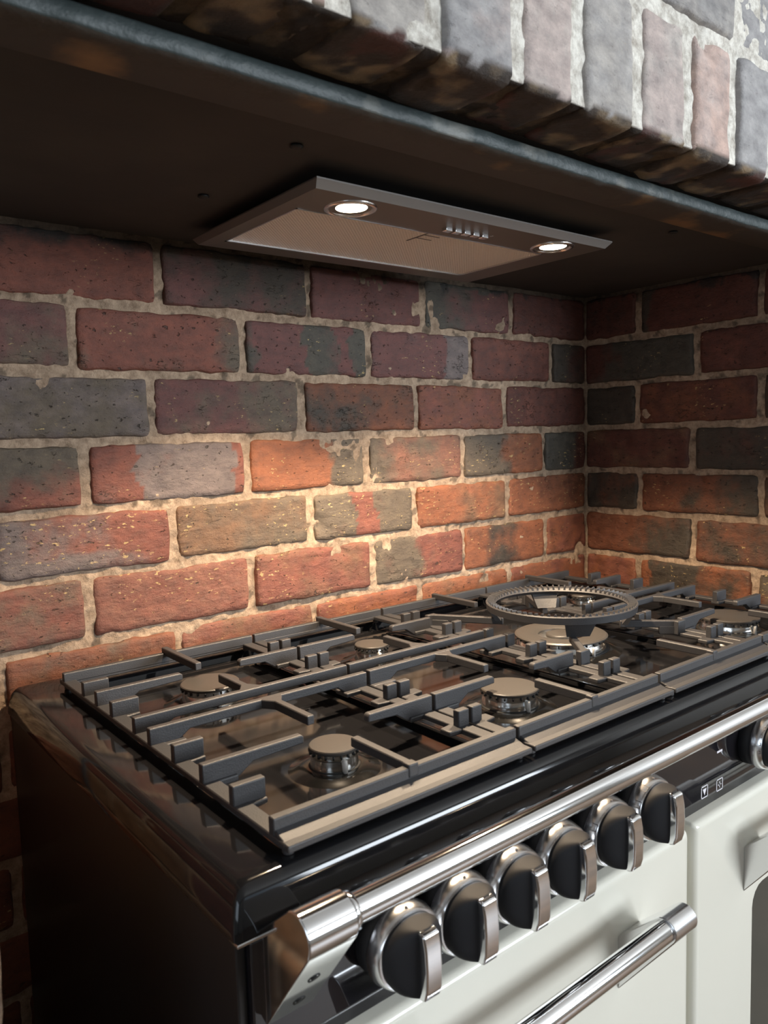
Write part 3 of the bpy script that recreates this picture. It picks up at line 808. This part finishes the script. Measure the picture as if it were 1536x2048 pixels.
    tipy = {'A': (-.428, -.148)}.get(kind, (-.432, -.148))
    extr(bm, [(fx-hw, -.497), (fx+hw, -.497), (fx+hw, tipy[0]), (fx-hw, tipy[0])], 'z', zt-.0080, zt)
    box(bm, fx-hw-.001, fx+hw+.001, -.5000, -.4920, -.250, zt)
    extr(bm, [(fx-hw, -.058), (fx+hw, -.058), (fx+hw, tipy[1]), (fx-hw, tipy[1])], 'z', zt-.0080, zt)
    box(bm, fx-hw, fx+hw, -.0665, -.0580, -.252, zt)
    # rubber feet touching the enamel
    for px in (xl+.006, xr-.006):
        for py in (-.506, -.0610): lathe(bm, [(.004, HZ-zb), (.004, .0005)], (px, py, zb), seg=12)
    o = finish('pan_support', bm, M['iron'], None, L, smooth=True, bevel=(.0011, 2))
    return tag(o, label, 'pan support', 'cast-iron pan supports on the hob')
EPS[0] = .00025
grate(-.984, -.7575, 'A', 'black cast-iron pan support at the left end of the hob over two burners')
grate(-.7540, -.5530, 'B', 'black cast-iron pan support second from the left, between end support and wok ring support')
grate(-.5495, -.3430, 'W', 'black cast-iron pan support with slanting fingers under the round wok ring')
grate(-.3395, -.1350, 'C', 'black cast-iron pan support furthest right, nearest the right brick wall')

EPS[0] = 0
# wok ring
WC = (-.4525, -.3010, -.2398)
bm = bmesh.new()
Ro, Ri = .0925, .0805; zt_, zb_ = .0255, .0165
lathe(bm, [(Ri+.003, zt_-.0010), (Ro-.001, zt_), (Ro, zt_-.001), (Ro-.001, zb_), (Ri+.0055, zb_), (Ri, zt_-.0045), (Ri+.003, zt_-.0010)], WC, seg=120, close=False)
for k in range(72):
    a = 2*math.pi*k/72; q = (Ro+Ri+.001)/2
    vv = []
    c, s = math.cos(a), math.sin(a)
    def PP(rr, tt, h): return (WC[0]+rr*c-tt*s, WC[1]+rr*s+tt*c, WC[2]+h)
    r0, r1 = Ri+.0012, Ro-.0022
    P8 = [PP(r0, -.0016, zt_-.0034), PP(r1, -.0019, zt_-.0006), PP(r1, .0019, zt_-.0006), PP(r0, .0016, zt_-.0034), PP(r0, -.0007, zt_+.0012), PP(r1, -.0008, zt_+.0026), PP(r1, .0008, zt_+.0026), PP(r0, .0007, zt_+.0012)]
    v = [bm.verts.new(p) for p in P8]
    for f in ((0, 1, 2, 3), (4, 7, 6, 5), (0, 4, 5, 1), (1, 5, 6, 2), (2, 6, 7, 3), (3, 7, 4, 0)): bm.faces.new([v[i] for i in f])
# four tapering feet
for ang in (53, 127, 233, 307):
    a0 = math.radians(ang)
    n = 6
    for (ha, hb, t0, t1) in ((math.radians(11.5), math.radians(9.5), zb_+.001, .0),):
        outer = []; 
        for k in range(n+1):
            f = -1+2*k/n
            row = []
            for rr, aa, hh in ((Ro-.0015, ha, t0), (Ro-.012, hb, t1), (Ro-.019, hb, t1), (Ri+.006, ha, t0)):
                a = a0+f*aa
                row.append(bm.verts.new((WC[0]+rr*math.cos(a), WC[1]+rr*math.sin(a), WC[2]+hh)))
            outer.append(row)
        for a, b in zip(outer, outer[1:]):
            for i in range(4): bm.faces.new((a[i], a[(i+1) % 4], b[(i+1) % 4], b[i]))
        bm.faces.new(outer[0]); bm.faces.new(outer[-1][::-1])
o = finish('wok_ring', bm, M['iron'], None, WC)
sharp(o, 35)
tag(o, 'round grey cast-iron wok ring with ridged rim standing over the large centre burner', 'wok ring')
